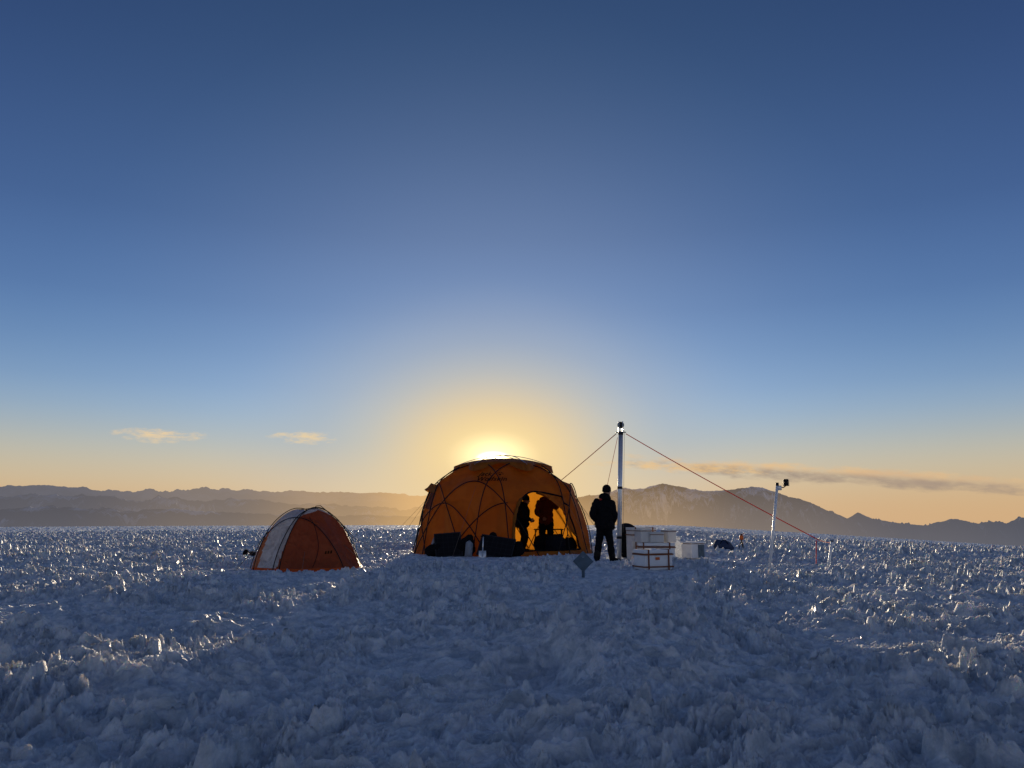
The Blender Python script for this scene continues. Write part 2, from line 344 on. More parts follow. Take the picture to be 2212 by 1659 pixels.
# ------------------------------------------------------------------ domes
class Dome:
    def __init__(s, prof, sides, sx=1, sy=1, rot=0, blend=.8, skew=0, lines=(), arcs=(), sag=0, fall=.16):
        s.c = crom(prof, 120); s.n = sides; s.sx = sx; s.sy = sy; s.rot = rot; s.b = blend; s.skew = skew; s.fall = fall
        s.t = np.linspace(0, 1, 120); s.lines = [(math.sin(a), -math.cos(a), d) for a, d in lines]; s.arcs = arcs; s.sag = sag
    def poly(s, phi):
        w = 2 * math.pi / s.n; a = ((phi - s.rot) % w) - w / 2
        return (1 - s.b) + s.b * math.cos(w / 2) / math.cos(a)
    def R(s, t): return float(np.interp(t, s.t, s.c[:, 0]))
    def Z(s, t): return float(np.interp(t, s.t, s.c[:, 1]))
    def P(s, phi, t, off=0):
        r = s.R(t); k = s.poly(phi); nx = math.cos(min(1.5, t * 1.5)); nz = math.sin(min(1.5, t * 1.5))
        if s.sag:
            z = s.Z(t); x, y = r * math.sin(phi), -r * math.cos(phi); m = min(abs(x * a + y * b - d) for a, b, d in s.lines)
            for f0, W, zm in s.arcs:
                q = (phi - f0 + math.pi) % (2 * math.pi) - math.pi
                if abs(q) < W * 1.25:
                    u = q / W; m = min(m, abs(z - zm * (1 - u * u)) / (1 + 1.2 * abs(u)))
            off = off - s.sag * (1 - math.exp(-m / s.fall)) * min(1, z / .25 + .1)
        rr = r * k + off * nx
        return Vector((rr * math.sin(phi) * s.sx + s.skew * s.Z(t), -rr * math.cos(phi) * s.sy, s.Z(t) + off * nz))
    def tz(s, z): return float(np.interp(z, s.c[:, 1], s.t))
    def surf(s, key, nphi, ntt, off=0):
        out = {}
        ph = [2 * math.pi * i / nphi for i in range(nphi + 1)]; tt = [j / ntt * .998 for j in range(ntt + 1)]
        PP = [[tuple(s.P(ph[i], tt[j], off)) for j in range(ntt + 1)] for i in range(nphi)]
        for i in range(nphi):
            for j in range(ntt):
                pm = (ph[i] + ph[i + 1]) / 2; tm = (tt[j] + tt[j + 1]) / 2; pm = (pm + math.pi) % (2 * math.pi) - math.pi
                k = key(pm, tm, s.Z(tm), Vector(PP[i][j]))
                if k is None: continue
                d = out.setdefault(k, (MB(), {}));
                idx = []
                for a, b in ((i, j), (i + 1, j), (i + 1, j + 1), (i, j + 1)):
                    kk = (a % nphi, b)
                    if kk not in d[1]: d[1][kk] = len(d[0].v); d[0].v.append(PP[kk[0]][b])
                    idx.append(d[1][kk])
                d[0].f.append(idx)
        return {k: v[0] for k, v in out.items()}
    def arch(s, psi, d, off=.02, tend=0):
        pts = []; ts = [tend + (1 - tend) * i / 90 for i in range(91)]; L = []
        for t in ts:
            r = s.R(t)
            if r <= d: break
            L.append((math.acos(d / r), t))
        for a, t in L: pts.append(s.P(psi - a, t, off))
        for a, t in reversed(L): pts.append(s.P(psi + a, t, off))
        return pts
    def low_arch(s, f0, W, zm, off=.02):
        return [s.P(f0 + W * u, s.tz(zm * (1 - u * u)), off) for u in np.linspace(-1, 1, 61)]

# big tent ------------------------------------------------------------
bt = thing('dome_tent', 'large yellow orange geodesic dome tent with open doorway and crossing poles', 'tent', T1)
LN = [(R(60 * k - 6), .86) for k in range(6)]
AR = [(R(a), R(44), 1.93) for a in (-22, -66, -110, -154, 162, 118, 78)] + [(R(a), R(36), 1.35) for a in (-44, -88, 4)]
D1 = Dome([(2.64, -.05), (2.53, .4), (2.41, .95), (2.27, 1.45), (2.06, 1.87), (1.70, 2.18), (1.26, 2.42), (.70, 2.60), (.02, 2.68)], 10, rot=R(9), blend=.4, lines=LN, arcs=AR, sag=.20, fall=.26)
def door_lim(z):
    u = min(1, max(0, z / 1.78)); w = (1 - u ** 3.2) ** .5
    c = R(28 - 1 * u); return c - R(20) * w, c + R(32) * w
def k1(ph, t, z, p):
    a, b = door_lim(z)
    if .14 < z < 1.78 and a < ph < b: return None
    if z < .12: return 'skirt'
    if 1.25 < z < 1.75 and R(-76) < ph < R(-62): return 'window'
    return 'wall'
sf = D1.surf(k1, 340, 130)
sf['wall'].build('tent_wall', ORANGE, bt)
sf['skirt'].build('tent_skirt', ORANGE2, bt)
w_ = sf['window'].build('mesh_window', MESHW, bt)
pts = []
for i in range(41):
    z = .14 + (1.78 - .14) * (1 - (1 - i / 40) ** 2); pts.append(D1.P(door_lim(z)[0], D1.tz(z), .01))
for i in range(41):
    z = .14 + (1.78 - .14) * (1 - (i / 40) ** 2); pts.append(D1.P(door_lim(z)[1], D1.tz(z), .01))
a0, b0 = door_lim(.14)
for i in range(1, 20): pts.append(D1.P(b0 + (a0 - b0) * i / 20, D1.tz(.14), .01))
pts.append(pts[0]); MB().tube(pts, .024, 6).build('door_trim', BLACK, bt)
fl = [D1.P(door_lim(z)[0] - R(.8), D1.tz(z), .05) for z in np.linspace(.2, 1.5, 16)]
MB().tube(fl, [.03 + .022 * math.sin(i * 1.3) ** 2 for i in range(16)], 8).build('rolled_door_flap', ORANGE2, bt)
cu_ = MB(); nz_, nw_ = 26, 10
for i in range(nz_ + 1):
    z = .5 + 1.26 * i / nz_; b_ = door_lim(z)[1]; wd = R(9) * math.sin(math.pi * min(1, max(0, (z - .5) / 1.5))) ** .8
    for j in range(nw_ + 1):
        cu_.v.append(tuple(D1.P(b_ - wd * j / nw_, D1.tz(z), .0 - .05 * math.sin(j * 1.7 + z * 3) * j / nw_)))
cu_.f = [[i * (nw_ + 1) + j, i * (nw_ + 1) + j + 1, (i + 1) * (nw_ + 1) + j + 1, (i + 1) * (nw_ + 1) + j] for i in range(nz_) for j in range(nw_)]
cu_.build('door_curtain', ORANGE2, bt)
for a, d in LN: MB().tube(D1.arch(a, d, .03), .015, 6).build('tent_pole', POLE, bt)
for a in AR:
    P_ = D1.low_arch(*a, off=.028)
    if a[0] == R(4): P_ = P_[:31]      # this one stops at the doorway
    MB().tube(P_, .0145, 6).build('tent_pole', POLE, bt)
def roof_z(r): return float(np.interp(-r, -D1.c[:, 0], D1.c[:, 1]))
cap = MB(); nP, nS = 144, 22; vs = []
for i in range(nP):
    ph = 2 * math.pi * i / nP; c6 = abs(math.cos(3 * (ph - R(88)))) ** 2.0
    ro = 1.08 + .36 * c6
    for j in range(nS + 1):
        s_ = j / nS; r = ro * s_; z = roof_z(r * .98) + .025 + .09 * c6 * s_ ** 2.0
        vs.append((r * math.sin(ph), -r * math.cos(ph), z))
    vs.append(((ro + .05) * math.sin(ph), -(ro + .05) * math.cos(ph), vs[-1][2] - .04 - .17 * c6))
m_ = nS + 2
cap.add(vs, [[i * m_ + j, ((i + 1) % nP) * m_ + j, ((i + 1) % nP) * m_ + j + 1, i * m_ + j + 1] for i in range(nP) for j in range(m_ - 1)])
cap.build('roof_fly', ORANGE2, bt)
for ang in (88, 28, 148):
    pp = []
    for i in range(25):
        u = -1 + 2 * i / 24; r = abs(u) * 1.46; q = R(ang) if u > 0 else R(ang + 180)
        pp.append((r * math.sin(q), -r * math.cos(q), 2.785 - .34 * abs(u) ** 2.0))
    MB().tube(pp, .010, 6).build('ridge_pole', POLEW, bt)
hood = MB(); N = 10
for j, (ro, zz) in enumerate(((.02, 1.88), (.16, 1.86), (.20, 1.66))):
    for i in range(N + 1):
        ph = R(-104 + 44 * i / N); e = math.sin(math.pi * i / N) ** .4; hood.v.append(tuple(D1.P(ph, D1.tz(zz), ro * e)))
hood.f = [[j * (N + 1) + i, j * (N + 1) + i + 1, (j + 1) * (N + 1) + i + 1, (j + 1) * (N + 1) + i] for j in range(2) for i in range(N)]
hood.build('window_hood', ORANGE2, bt)
for ph, z, L in ((-88, 1.7, 1.0), (-62, 1.9, .8), (86, 1.5, .6), (66, 1.8, .7), (-20, 1.85, .9), (100, 1.8, .8), (48, 1.95, .7)):
    a = D1.P(R(ph), D1.tz(z), .02); o_ = 2.6 + L; b = Vector((o_ * math.sin(R(ph)), -o_ * math.cos(R(ph)), .03))
    MB().tube([a, b], .0035, 5).build('guy_line', CORD, bt)
def text_mesh(body, size):
    cu = bpy.data.curves.new('t', 'FONT'); cu.body = body; cu.size = size; cu.shear = .25; cu.offset = .006; cu.space_character = 1.08; cu.resolution_u = 3
    o = bpy.data.objects.new('t', cu); C.objects.link(o); dg = bpy.context.evaluated_depsgraph_get(); dg.update()
    me = bpy.data.meshes.new_from_object(o.evaluated_get(dg)); bpy.data.objects.remove(o)
    bm = bmesh.new(); bm.from_mesh(me); bmesh.ops.subdivide_edges(bm, edges=bm.edges[:], cuts=1)
    v = [tuple(x.co) for x in bm.verts]; f = [[w.index for w in q.verts] for q in bm.faces]; bm.free(); return v, f
lt = MB(); phc, zc = R(-21), 1.99
for line, dy, dx in (('Jack', .13, .02), ('Wolfskin', -.07, 0)):
    v, f = text_mesh(line, .22); lt.add([(x + dx, y + dy, 0) for x, y, z in v], f)
for cx_, cy_, rx_, ry_ in ((.67, .17, .045, .032), (.61, .23, .018, .028), (.66, .255, .018, .028), (.72, .245, .018, .028), (.76, .19, .018, .022)):
    lt.add([(cx_ + rx_ * math.cos(q * .52), cy_ + ry_ * math.sin(q * .52), 0) for q in range(12)], [list(range(12))])
def flatP(phi, t, off):
    s_ = D1.sag; D1.sag = 0; p = D1.P(phi, t, off); D1.sag = s_; return p
lt.v = [tuple(flatP(phc + x / 2.0, D1.tz(zc + y * .72), .024)) for x, y, z in lt.v]
lt.build('printed_lettering', PRINT, bt)

# small tent -----------------------------------------------------------
st = thing('small_tent', 'small orange and grey dome tent with closed door left of the large tent', 'tent', T2)
la = R(-38); LN2 = [(la + R(90), .28), (la - R(90), .28), (R(62), .24), (R(-10), .55), (R(150), .42)]
D2 = Dome([(1.13, -.04), (1.05, .2), (.95, .42), (.80, .67), (.62, .90), (.42, 1.07), (.22, 1.17), (.015, 1.21)], 6, sx=1.0, sy=.92, rot=R(0), blend=.5, skew=-.07, lines=LN2, sag=.13, fall=.2)
ld = Vector((math.sin(la), -math.cos(la))); ln = Vector((ld.y, -ld.x))
def k2(ph, t, z, p):
    q = Vector((p.x - D2.skew * z, p.y)); s_ = q.dot(ln); w = .25 + .05 * t
    if z < .055: return 'base'
    if abs(s_) < w: return 'stripe'
    return 'A' if s_ > 0 else 'B'
sf = D2.surf(k2, 260, 100)
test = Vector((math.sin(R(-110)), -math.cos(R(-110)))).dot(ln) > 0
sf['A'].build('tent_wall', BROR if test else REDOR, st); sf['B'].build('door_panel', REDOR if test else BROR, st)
sf['stripe'].build('stripe_panel', GREYF, st); sf['base'].build('base_band', BASEOR, st)
tv = MB(); tv.add([D2.P(R(14), D2.tz(.88), .03), D2.P(R(36), D2.tz(.86), .03), D2.P(R(27), D2.tz(.96), .03)], [[0, 1, 2]]); tv.build('vent', BASEOR, st)
for psi, d in LN2:
    MB().tube(D2.arch(psi, d, .022), .0085, 6).build('tent_pole', POLE, st)
MB().tube([D2.P(R(18 + 10 * math.sin(u * 3)), D2.tz(.08 + .95 * u), .012) for u in np.linspace(0, 1, 20)], .006, 5).build('door_zip', POLE, st)
pp = [D2.P(R(-30) , D2.tz(1.16), .06)] + [D2.P(R(60 + 4 * i), D2.tz(1.13 * (1 - (i / 11) ** 2) + .05), .10 * math.sin(math.pi * (1 - i / 11)) + .02) for i in range(12)]
MB().tube(pp, .008, 6).build('outer_pole', POLE, st)
for ph, z, L in ((95, .8, .45), (70, .5, .35), (-95, .8, .4), (-60, .6, .3), (10, .4, .3)):
    a = D2.P(R(ph), D2.tz(z), .02); o_ = 1.05 + L; MB().tube([a, (o_ * math.sin(R(ph)), -o_ * math.cos(R(ph)), .02)], .004, 5).build('guy_line', CORD, st)
lm = MB()
for k in range(3): lm.add([D2.P(R(34 + k * 3 + a), D2.tz(.33 + b), .012) for a, b in ((0, 0), (2, 0), (3, .05), (1, .05))], [[0, 1, 2, 3]])
lm.build('small_logo', PRINT, st)

# ------------------------------------------------------------------ people
def hand(mb, w, e, side, r=1.0):
    w = Vector(w); d = (w - Vector(e)).normalized(); s = d.cross(Vector((0, 1, 0))).normalized()
    if s.length < .5: s = Vector((1, 0, 0))
    s = s * side; nrm = d.cross(s).normalized()
    mb.cap(w, w + d * .08, .030 * r, .036 * r); mb.cap(w + s * .02, w + d * .085 + s * .025, .02, .018); mb.cap(w - s * .02, w + d * .085 - s * .025, .02, .018)
    for k, L in enumerate((.065, .078, .072, .056)):
        a = w + d * .085 + s * (-.033 + .022 * k); b = a + d * L * .55 + nrm * .008; c = b + d * L * .4 + nrm * .03
        mb.cap(a, b, .0115, .0105, 8); mb.cap(b, c, .0105, .009, 8)
    a = w + d * .03 - s * .03; b = a - s * .03 + d * .03; mb.cap(a, b, .014, .012, 8); mb.cap(b, b + d * .035 + nrm * .01, .012, .010, 8)
def person(label, loc, rz, J, jacket, trousers, hat='beanie', group=None, scale=1, gloves=True, trim=None, bulk=1.0, leg=1.0):
    t = thing('person', label, 'person', loc, rz); t.scale = (scale,) * 3
    V = {k: Vector(v) for k, v in J.items()}
    hf = Vector(J.get('face', (0, 1, 0))).normalized(); hc = V['head']; hs = hf.cross(Vector((0, 0, 1)))
    yaw = math.atan2(-hf.x, hf.y)
    b = MB()
    b.ell(hc + Vector((0, 0, .02)), (.075, .095, .105), (0, 0, yaw)); b.ell(hc + hf * .03 + Vector((0, 0, -.05)), (.055, .065, .07), (0, 0, yaw))
    b.cap(hc + hf * .088 + Vector((0, 0, .02)), hc + hf * .112 + Vector((0, 0, -.018)), .010, .015, 8)
    b.cap(hc + hf * .085 - hs * .022 + Vector((0, 0, -.055)), hc + hf * .085 + hs * .022 + Vector((0, 0, -.055)), .009, .009, 8)
    for s_ in (-1, 1): b.ell(hc + hs * .08 * s_ + Vector((0, 0, -.005)), (.014, .022, .034), (0, 0, yaw))
    b.cap(V['neck'], hc, .062, .058)
    ch = (V['sl'] + V['sr']) / 2 - Vector((0, 0, .12)); pv = (V['hl'] + V['hr']) / 2
    b.cap(ch, pv, .12, .11); b.cap(V['sl'], V['sr'], .05, .05)
    for s_ in 'lr':
        b.cap(V['s' + s_], V['e' + s_], .05, .04); b.cap(V['e' + s_], V['w' + s_], .04, .03)
        b.cap(V['h' + s_], V['k' + s_], .075, .05); b.cap(V['k' + s_], V['a' + s_], .05, .042)
        b.cap(V['a' + s_], V['t' + s_], .04, .032); hand(b, V['w' + s_], V['e' + s_], 1 if s_ == 'l' else -1, .85)
    b.build('body', SKIN, t, remesh=.009)
    j = MB(); up = (V['sl'] + V['sr']) / 2; k = bulk
    j.ell(ch, (.20 * k, .15 * k, .25)); j.ell(ch * .45 + pv * .55, (.18 * k, .145 * k, .22)); j.ell(pv + Vector((0, 0, -.02)), (.185 * k, .15 * k, .14))
    j.cap(V['sl'], V['sr'], .08 * k, .08 * k); j.cap(up, V['neck'] + Vector((0, 0, .04)), .10 * k, .078 * k)
    for s_ in 'lr':
        j.cap(V['s' + s_], V['e' + s_], .085 * k, .070 * k); j.cap(V['e' + s_], V['w' + s_], .070 * k, .048)
    j.build('jacket', jacket, t, remesh=.014, jig=(.05, .10))
    hd = MB(); hd.ell(V['neck'] - hf * .07 + Vector((0, 0, .04)), (.12 * k, .08, .09)); hd.cap(V['neck'] + hs * .08 - hf * .02, V['neck'] - hs * .08 - hf * .02, .05 * k, .05 * k); hd.build('hood', jacket, t, remesh=.012)
    if trim: m = MB(); a = up - Vector((.10, .09, -.08)); m.cap(a, a + Vector((.09, -.01, .03)), .028, .022); m.build('shoulder_trim', trim, t, remesh=.01)
    q = MB(); q.cap(V['hl'] + Vector((0, 0, .06)), V['hr'] + Vector((0, 0, .06)), .11, .11)
    for s_ in 'lr': q.cap(V['h' + s_], V['k' + s_], .105 * leg, .078 * leg); q.cap(V['k' + s_], V['a' + s_], .078 * leg, .070 * leg)
    q.build('trousers', trousers, t, remesh=.014, jig=(.03, .09))
    for s_ in 'lr':
        m = MB(); m.cap(V['a' + s_] + Vector((0, 0, .08)), V['a' + s_] - Vector((0, 0, .02)), .072, .066); m.cap(V['a' + s_] - Vector((0, 0, .035)), V['t' + s_], .058, .05); m.build('boot', BOOT, t, remesh=.011)
        if gloves: g = MB(); hand(g, V['w' + s_], V['e' + s_], 1 if s_ == 'l' else -1, 1.1); g.build('glove', BLACK, t, remesh=.0065)
    h = MB()
    if hat == 'beanie':
        h.ell(hc + Vector((0, 0, .065)) - hf * .008, (.098, .114, .108), (0, 0, yaw)); h.ell(hc + Vector((0, 0, .025)) - hf * .01, (.104, .118, .04), (0, 0, yaw)); h.build('beanie', BLACK, t, remesh=.01)
    else:
        h.ell(hc + Vector((0, 0, .06)), (.09, .105, .08), (0, 0, yaw)); h.ell(hc + hf * .12 + Vector((0, 0, .05)), (.07, .075, .014), (0, 0, yaw)); h.build('cap', BLACK, t, remesh=.008)
    return t
g = gpt(1304, 1215)
person('person in black jacket and beanie walking past the mast outside the tent', (g.x, g.y, g.z - .01), 0, dict(
    head=(.11, .03, 1.58), neck=(.085, 0, 1.43), sl=(-.12, .0, 1.34), sr=(.20, .02, 1.32), el=(-.25, -.08, 1.09), wl=(-.15, .06, .93), er=(.26, -.02, 1.06), wr=(.24, .10, .84),
    hl=(-.03, 0, .87), hr=(.10, 0, .87), kl=(-.08, .09, .49), al=(-.16, -.10, .13), tl=(-.13, .06, .05), kr=(.16, .05, .48), ar=(.20, .02, .10), tr=(.36, .07, .05), face=(.6, .8, 0)), BLACK, BLACK, trim=REDT, bulk=1.14, leg=1.06, scale=.985)
g = at(1180, 1150, 22.3)
person('person in rust red jacket standing in the tent doorway with one hand raised', (g.x, 22.3, T1.z - .02), 0, dict(
    head=(.02, 0, 1.64), neck=(.0, 0, 1.48), sl=(-.19, .0, 1.41), sr=(.17, -.02, 1.41), el=(-.27, -.06, 1.13), wl=(-.10, -.22, 1.0), er=(.29, -.10, 1.30), wr=(.29, -.16, 1.56),
    hl=(-.1, 0, .91), hr=(.1, 0, .91), kl=(-.12, -.03, .5), al=(-.12, .0, .10), tl=(-.14, -.16, .05), kr=(.12, -.03, .5), ar=(.13, .0, .10), tr=(.16, -.16, .05), face=(.8, -.6, 0)), REDJ, BLACK, hat='cap', gloves=False, bulk=1.2, leg=1.2)
g = at(1135, 1150, 22.0)
person('person in dark jacket half hidden behind the left edge of the tent doorway', (g.x - .03, 22.0, T1.z - .02), 0, dict(
    head=(.05, 0, 1.49), neck=(.0, 0, 1.33), sl=(-.1, .14, 1.27), sr=(-.06, -.16, 1.27), el=(-.02, .22, 1.01), wl=(.16, .16, .94), er=(.0, -.24, 1.00), wr=(.16, -.18, .94),
    hl=(-.08, .1, .84), hr=(-.08, -.1, .84), kl=(.03, .12, .47), al=(-.05, .12, .10), tl=(.12, .12, .05), kr=(.0, -.12, .47), ar=(-.08, -.12, .10), tr=(.09, -.13, .05), face=(1, -.1, -.1)), DARKN, BLACK, gloves=False, bulk=1.25, leg=1.25)

# ------------------------------------------------------------------ mast and ropes
YM = 18.5; pm = at(1337, 1200, YM); MZ = gz(pm.x, YM); top = at(1341, 932, YM)
mast = thing('mast', 'tall silver drilling mast with a pulley wheel at its top', 'mast', (pm.x, YM, MZ))
lean = top.x - pm.x; hh = top.z - MZ
MB().tube([(0, 0, -.05), (lean, 0, hh)], .056, 20).build('mast_tube', ALU, mast)
for z in (.5, 1.7, hh - .05): MB().tube([(lean * z / hh, 0, z - .03), (lean * z / hh, 0, z + .03)], .064, 20).build('collar', DARKM, mast)
tz_ = hh
for s_ in (-1, 1):
    MB().box((lean + .05 * s_, 0, tz_ + .12), (.016, .10, .27), bev=.004).build('pulley_bracket', ALU, mast)
wc = Vector((lean, -.02, tz_ + .16))
wheel = MB().tube([wc - Vector((0, .02, 0)), wc - Vector((0, .008, 0)), wc + Vector((0, .008, 0)), wc + Vector((0, .02, 0))], [.082, .066, .066, .082], 28)
wheel.tube([wc - Vector((0, .05, 0)), wc + Vector((0, .05, 0))], .025, 12); wheel.build('pulley_wheel', DARKM, mast, False)
MB().tube([(lean - .13, 0, tz_ - .02), (lean + .13, 0, tz_ - .02)], .012, 8).build('cross_bolt', DARKM, mast)
def rope(name, label, a, b, r, mat, sag=.0, group=None, cat='rope'):
    a, b = Vector(a), Vector(b); n = 24
    P = [a.lerp(b, i / n) - Vector((0, 0, sag * 4 * (i / n) * (1 - i / n))) - a for i in range(n + 1)]
    o = MB().tube(P, r, 6).build(name, mat, None, loc=a); return tag(o, label, cat, group)
anc = at(1768, 1166, 16.2)
G = 'ropes bracing the mast'
rope('brace_rope', 'long red rope running from the mast top down to the right', at(1352, 937, YM), anc, .011, ROPE, .04, G)
rope('brace_rope', 'red rope running from the mast top down left behind the dome tent', at(1331, 937, YM), at(1150, 1088, 25.5) , .010, ROPE, .02, G)
rope('brace_rope', 'thin rope descending steeply just left of the mast', at(1334, 945, YM), at(1288, 1160, 21.5), .006, ROPE, .0, G)
rope('hoist_line', 'thin pale cord hanging straight down beside the mast', at(1349, 930, YM - .1), at(1346, 1150, YM - .1), .004, CORD, .0)
b_ = gpt(1763, 1222)
rope('anchor_rope', 'short red rope hanging down to the snow at the far right', anc - Vector((.05, 0, .02)), (b_.x, b_.y, b_.z), .009, ROPE)
q_ = gpt(1787, 1226)
rope('tie_rope', 'short red rope tied to the top of the low metal stake', anc, at(1796, 1173, q_.y), .010, ROPE, .01)
sk = thing('metal_stake', 'short tilted metal stake in the snow at the end of the red rope', 'stake', q_)
tp = at(1797, 1170, q_.y) - q_
MB().tube([(0, 0, -.1), tp], .026, 12).build('stake_shaft', ALUP, sk); MB().tube([tp, tp + Vector((.003, 0, .02))], .028, 12).build('stake_cap', DARKM, sk)
q_ = gpt(1661, 1230); sn = thing('sensor_pole', 'thin silver pole carrying a small dark weather sensor on top', 'sensor pole', q_)
tp = at(1679, 1047, q_.y) - q_
MB().tube([(0, 0, -.1), tp], .026, 14).build('pole_shaft', ALUP, sn)
a1 = at(1684, 1054, q_.y) - q_; MB().box(a1, (.07, .06, .09), bev=.01).build('clamp', ALU, sn)
a2 = at(1699, 1048, q_.y) - q_; MB().tube([a1, a1 + (a2 - a1) * .6 + Vector((0, 0, -.02)), a2], .010, 8).build('sensor_arm', DARKM, sn)
se = MB(); c_ = at(1698, 1043, q_.y) - q_
for i in range(7): se.tube([c_ + Vector((0, 0, -.06 + i * .02)), c_ + Vector((0, 0, -.048 + i * .02))], .058 if i < 6 else .045, 16)
se.tube([c_ + Vector((0, 0, -.06)), c_ + Vector((0, 0, .06))], .044, 14); se.build('sensor_head', DARKM, sn)
MB().tube([tp + Vector((0, 0, -.02)), tp + Vector((.0, 0, .04))], .03, 12).build('pole_cap', DARKM, sn)

# ------------------------------------------------------------------ boxes
def fbox(label, loc, rz, w, d, h, mat=FOAM, straps=True, lid=.07, name='foam_box', group='white insulated boxes by the mast', mark=False, seam=True):
    t = thing(name, label, 'box', loc, rz, group)
    MB().box((0, 0, (h - lid) / 2), (w, d, h - lid), bev=.012, seg=2).build('box_body', mat, t)
    MB().box((0, 0, h - lid / 2 + .008), (w + .016, d + .016, lid), bev=.014, seg=2).build('box_lid', mat, t)
    if seam: MB().box((0, 0, h - lid + .002), (w + .006, d + .006, .012)).build('lid_seam', STRAP, t, False)
    if straps:
        for x in (-w * .36, w * .36):
            m = MB()
            m.box((x, -d / 2 - .012, h / 2), (.028, .008, h + .02)); m.box((x, d / 2 + .012, h / 2), (.028, .008, h + .02)); m.box((x, 0, h + .013), (.028, d + .024, .006)); m.build('strap', STRAP, t, False)
        for z in (h * .78,) if straps == 1 else (h * .78, h * .16):
            m = MB(); m.box((0, -d / 2 - .017, z), (w + .036, .006, .024)); m.box((0, d / 2 + .017, z), (w + .036, .006, .024)); m.box((-w / 2 - .017, 0, z), (.006, d + .036, .024)); m.box((w / 2 + .017, 0, z), (.006, d + .036, .024)); m.build('strap', STRAP, t, False)
    if mark: MB().box((-w * .05, -d / 2 - .018, h * .58), (.09, .004, .05)).build('sticker', ORPL, t, False)
    return t
q_ = gpt(1411, 1232); fbox('strapped white foam box standing alone nearest the camera', q_ + Vector((0, 0, .02)), R(21), .60, .40, .36, straps=2, mark=True)
q_ = at(1417, 1200, 17.3); z0 = gz(q_.x, q_.y) + .03; fbox('wide strapped white box at the bottom of the stack', (q_.x, q_.y, z0), R(-6), .80, .5, .38)
fbox('tall pale box on the left end of the stack top', (q_.x - .28, q_.y + .02, z0 + .398), R(16), .26, .34, .28, FOAM2, False, .03)
fbox('white box in the middle of the stack top', (q_.x + .03, q_.y - .06, z0 + .398), R(-12), .30, .32, .22, FOAM2, False, .05)
fbox('slim white box on the right end of the stack top', (q_.x + .31, q_.y + .04, z0 + .398), R(24), .22, .28, .27, FOAM2, False, .03)
r_ = at(1386, 1200, 18.1); fbox('off white box behind the left side of the stack', (r_.x, r_.y, gz(r_.x, r_.y)), R(12), .6, .4, .74, FOAM2, True)
q_ = gpt(1501, 1208); bx_ = fbox('low white box with dark sheets for the shade on its right side, right of the plastic bag', q_ + Vector((0, .15, .02)), R(32), .42, .34, .38, FOAM, False, .04)
MB().box((.42 / 2 + .012, 0, .17), (.006, .30, .30)).build('side_shade_sheet', DARKM, bx_, False)  # dark sheet standing in for the shade on the right face
MB().box((.09, -.34 / 2 - .012, .17), (.20, .006, .30)).build('front_shade_sheet', SIGN, bx_, False)  # blue-grey sheet carries that painted shade onto the right of the front
q_ = gpt(1532, 1198); fbox('very small white box lying between the low box and the blue duffel', q_ + Vector((0, 0, .01)), R(-20), .16, .14, .12, FOAM, False, .02, seam=False)
def lump(name, label, cat, loc, parts, mat, vox=.02, jig=(.05, .12), extra=None):
    t = thing(name, label, cat, loc)
    m = MB()
    for c, d in parts: m.ell(c, d)
    m.build('shell', mat, t, remesh=vox, jig=jig)
    if extra: extra(t)
    return t
q_ = gpt(1467, 1204)
def tie(t): MB().tube([(.0, 0, .40), (.02, -.01, .45), (.0, .02, .49)], [.02, .035, .05], 8).build('tied_neck', BAGP, t)
lump('plastic_bag', 'translucent plastic bag slumped against the white boxes', 'bag', q_, [((0, 0, .14), (.16, .14, .17)), ((-.03, 0, .3), (.10, .09, .15)), ((.07, 0, .08), (.1, .12, .1))], BAGP, .016, (.05, .08), tie)
q_ = at(1360, 1190, 18.9)
def packx(t):
    MB().ell((-.03, 0, .75), (.18, .14, .09), (0, .2, 0)).build('top_pocket', DARKN, t)
    for s_ in (-1, 1): MB().tube([(.10 * s_, -.14, .62), (.11 * s_, -.22, .45), (.10 * s_, -.15, .2)], .018, 6).build('shoulder_strap', BLACK, t)
lump('backpack', 'large dark backpack standing upright behind the mast base', 'backpack', (q_.x, q_.y, gz(q_.x, q_.y)), [((0, 0, .28), (.31, .2, .32)), ((-.02, 0, .56), (.25, .18, .24)), ((.18, -.02, .2), (.16, .12, .22))], BLACK, .018, (.10, .14), packx)
q_ = gpt(1562, 1190)
def dufx(t):
    MB().tube([(-.12, -.13, .2), (-.05, -.15, .32), (.05, -.15, .32), (.12, -.13, .2)], .012, 6).build('handle', BLACK, t)
lump('duffel_bag', 'dark blue duffel bag lying on the snow right of the boxes', 'bag', q_, [((0, 0, .14), (.29, .17, .17)), ((-.12, 0, .19), (.15, .14, .15)), ((.18, 0, .09), (.15, .14, .11))], BLUEC, .018, (.05, .1), dufx)
q_ = gpt(1603, 1191); tr = thing('tripod', 'small black and orange tripod instrument beside the blue duffel', 'tripod', q_)
for k in range(3):
    a = R(30 + 120 * k); MB().tube([(0, 0, .32), (.12 * math.cos(a), .12 * math.sin(a), .0)], [.014, .009], 6).build('leg', BLACK, tr)
MB().box((0, 0, .40), (.11, .09, .13), bev=.02, seg=2).build('instrument_head', ORPL, tr); MB().tube([(0, 0, .3), (0, 0, .52)], .02, 8).build('centre_column', BLACK, tr)
MB().tube([(0, 0, .47), (.09, -.02, .53)], .012, 6).build('handle', ORPL, tr)
rope('cable', 'dark cable lying on the snow right of the duffel', gpt(1590, 1196) + Vector((0, 0, .05)), gpt(1650, 1200) + Vector((0, 0, .06)), .012, BLACK, .02, None, 'cable')
q_ = gpt(1260, 1249); sg = thing('diamond_sign', 'blue grey diamond shaped plate on a short post in front of the tent', 'sign', q_)
MB().box((0, 0, .1), (.05, .02, .36), bev=.004).build('sign_post', SIGN, sg)
c_ = .27; s_ = .172
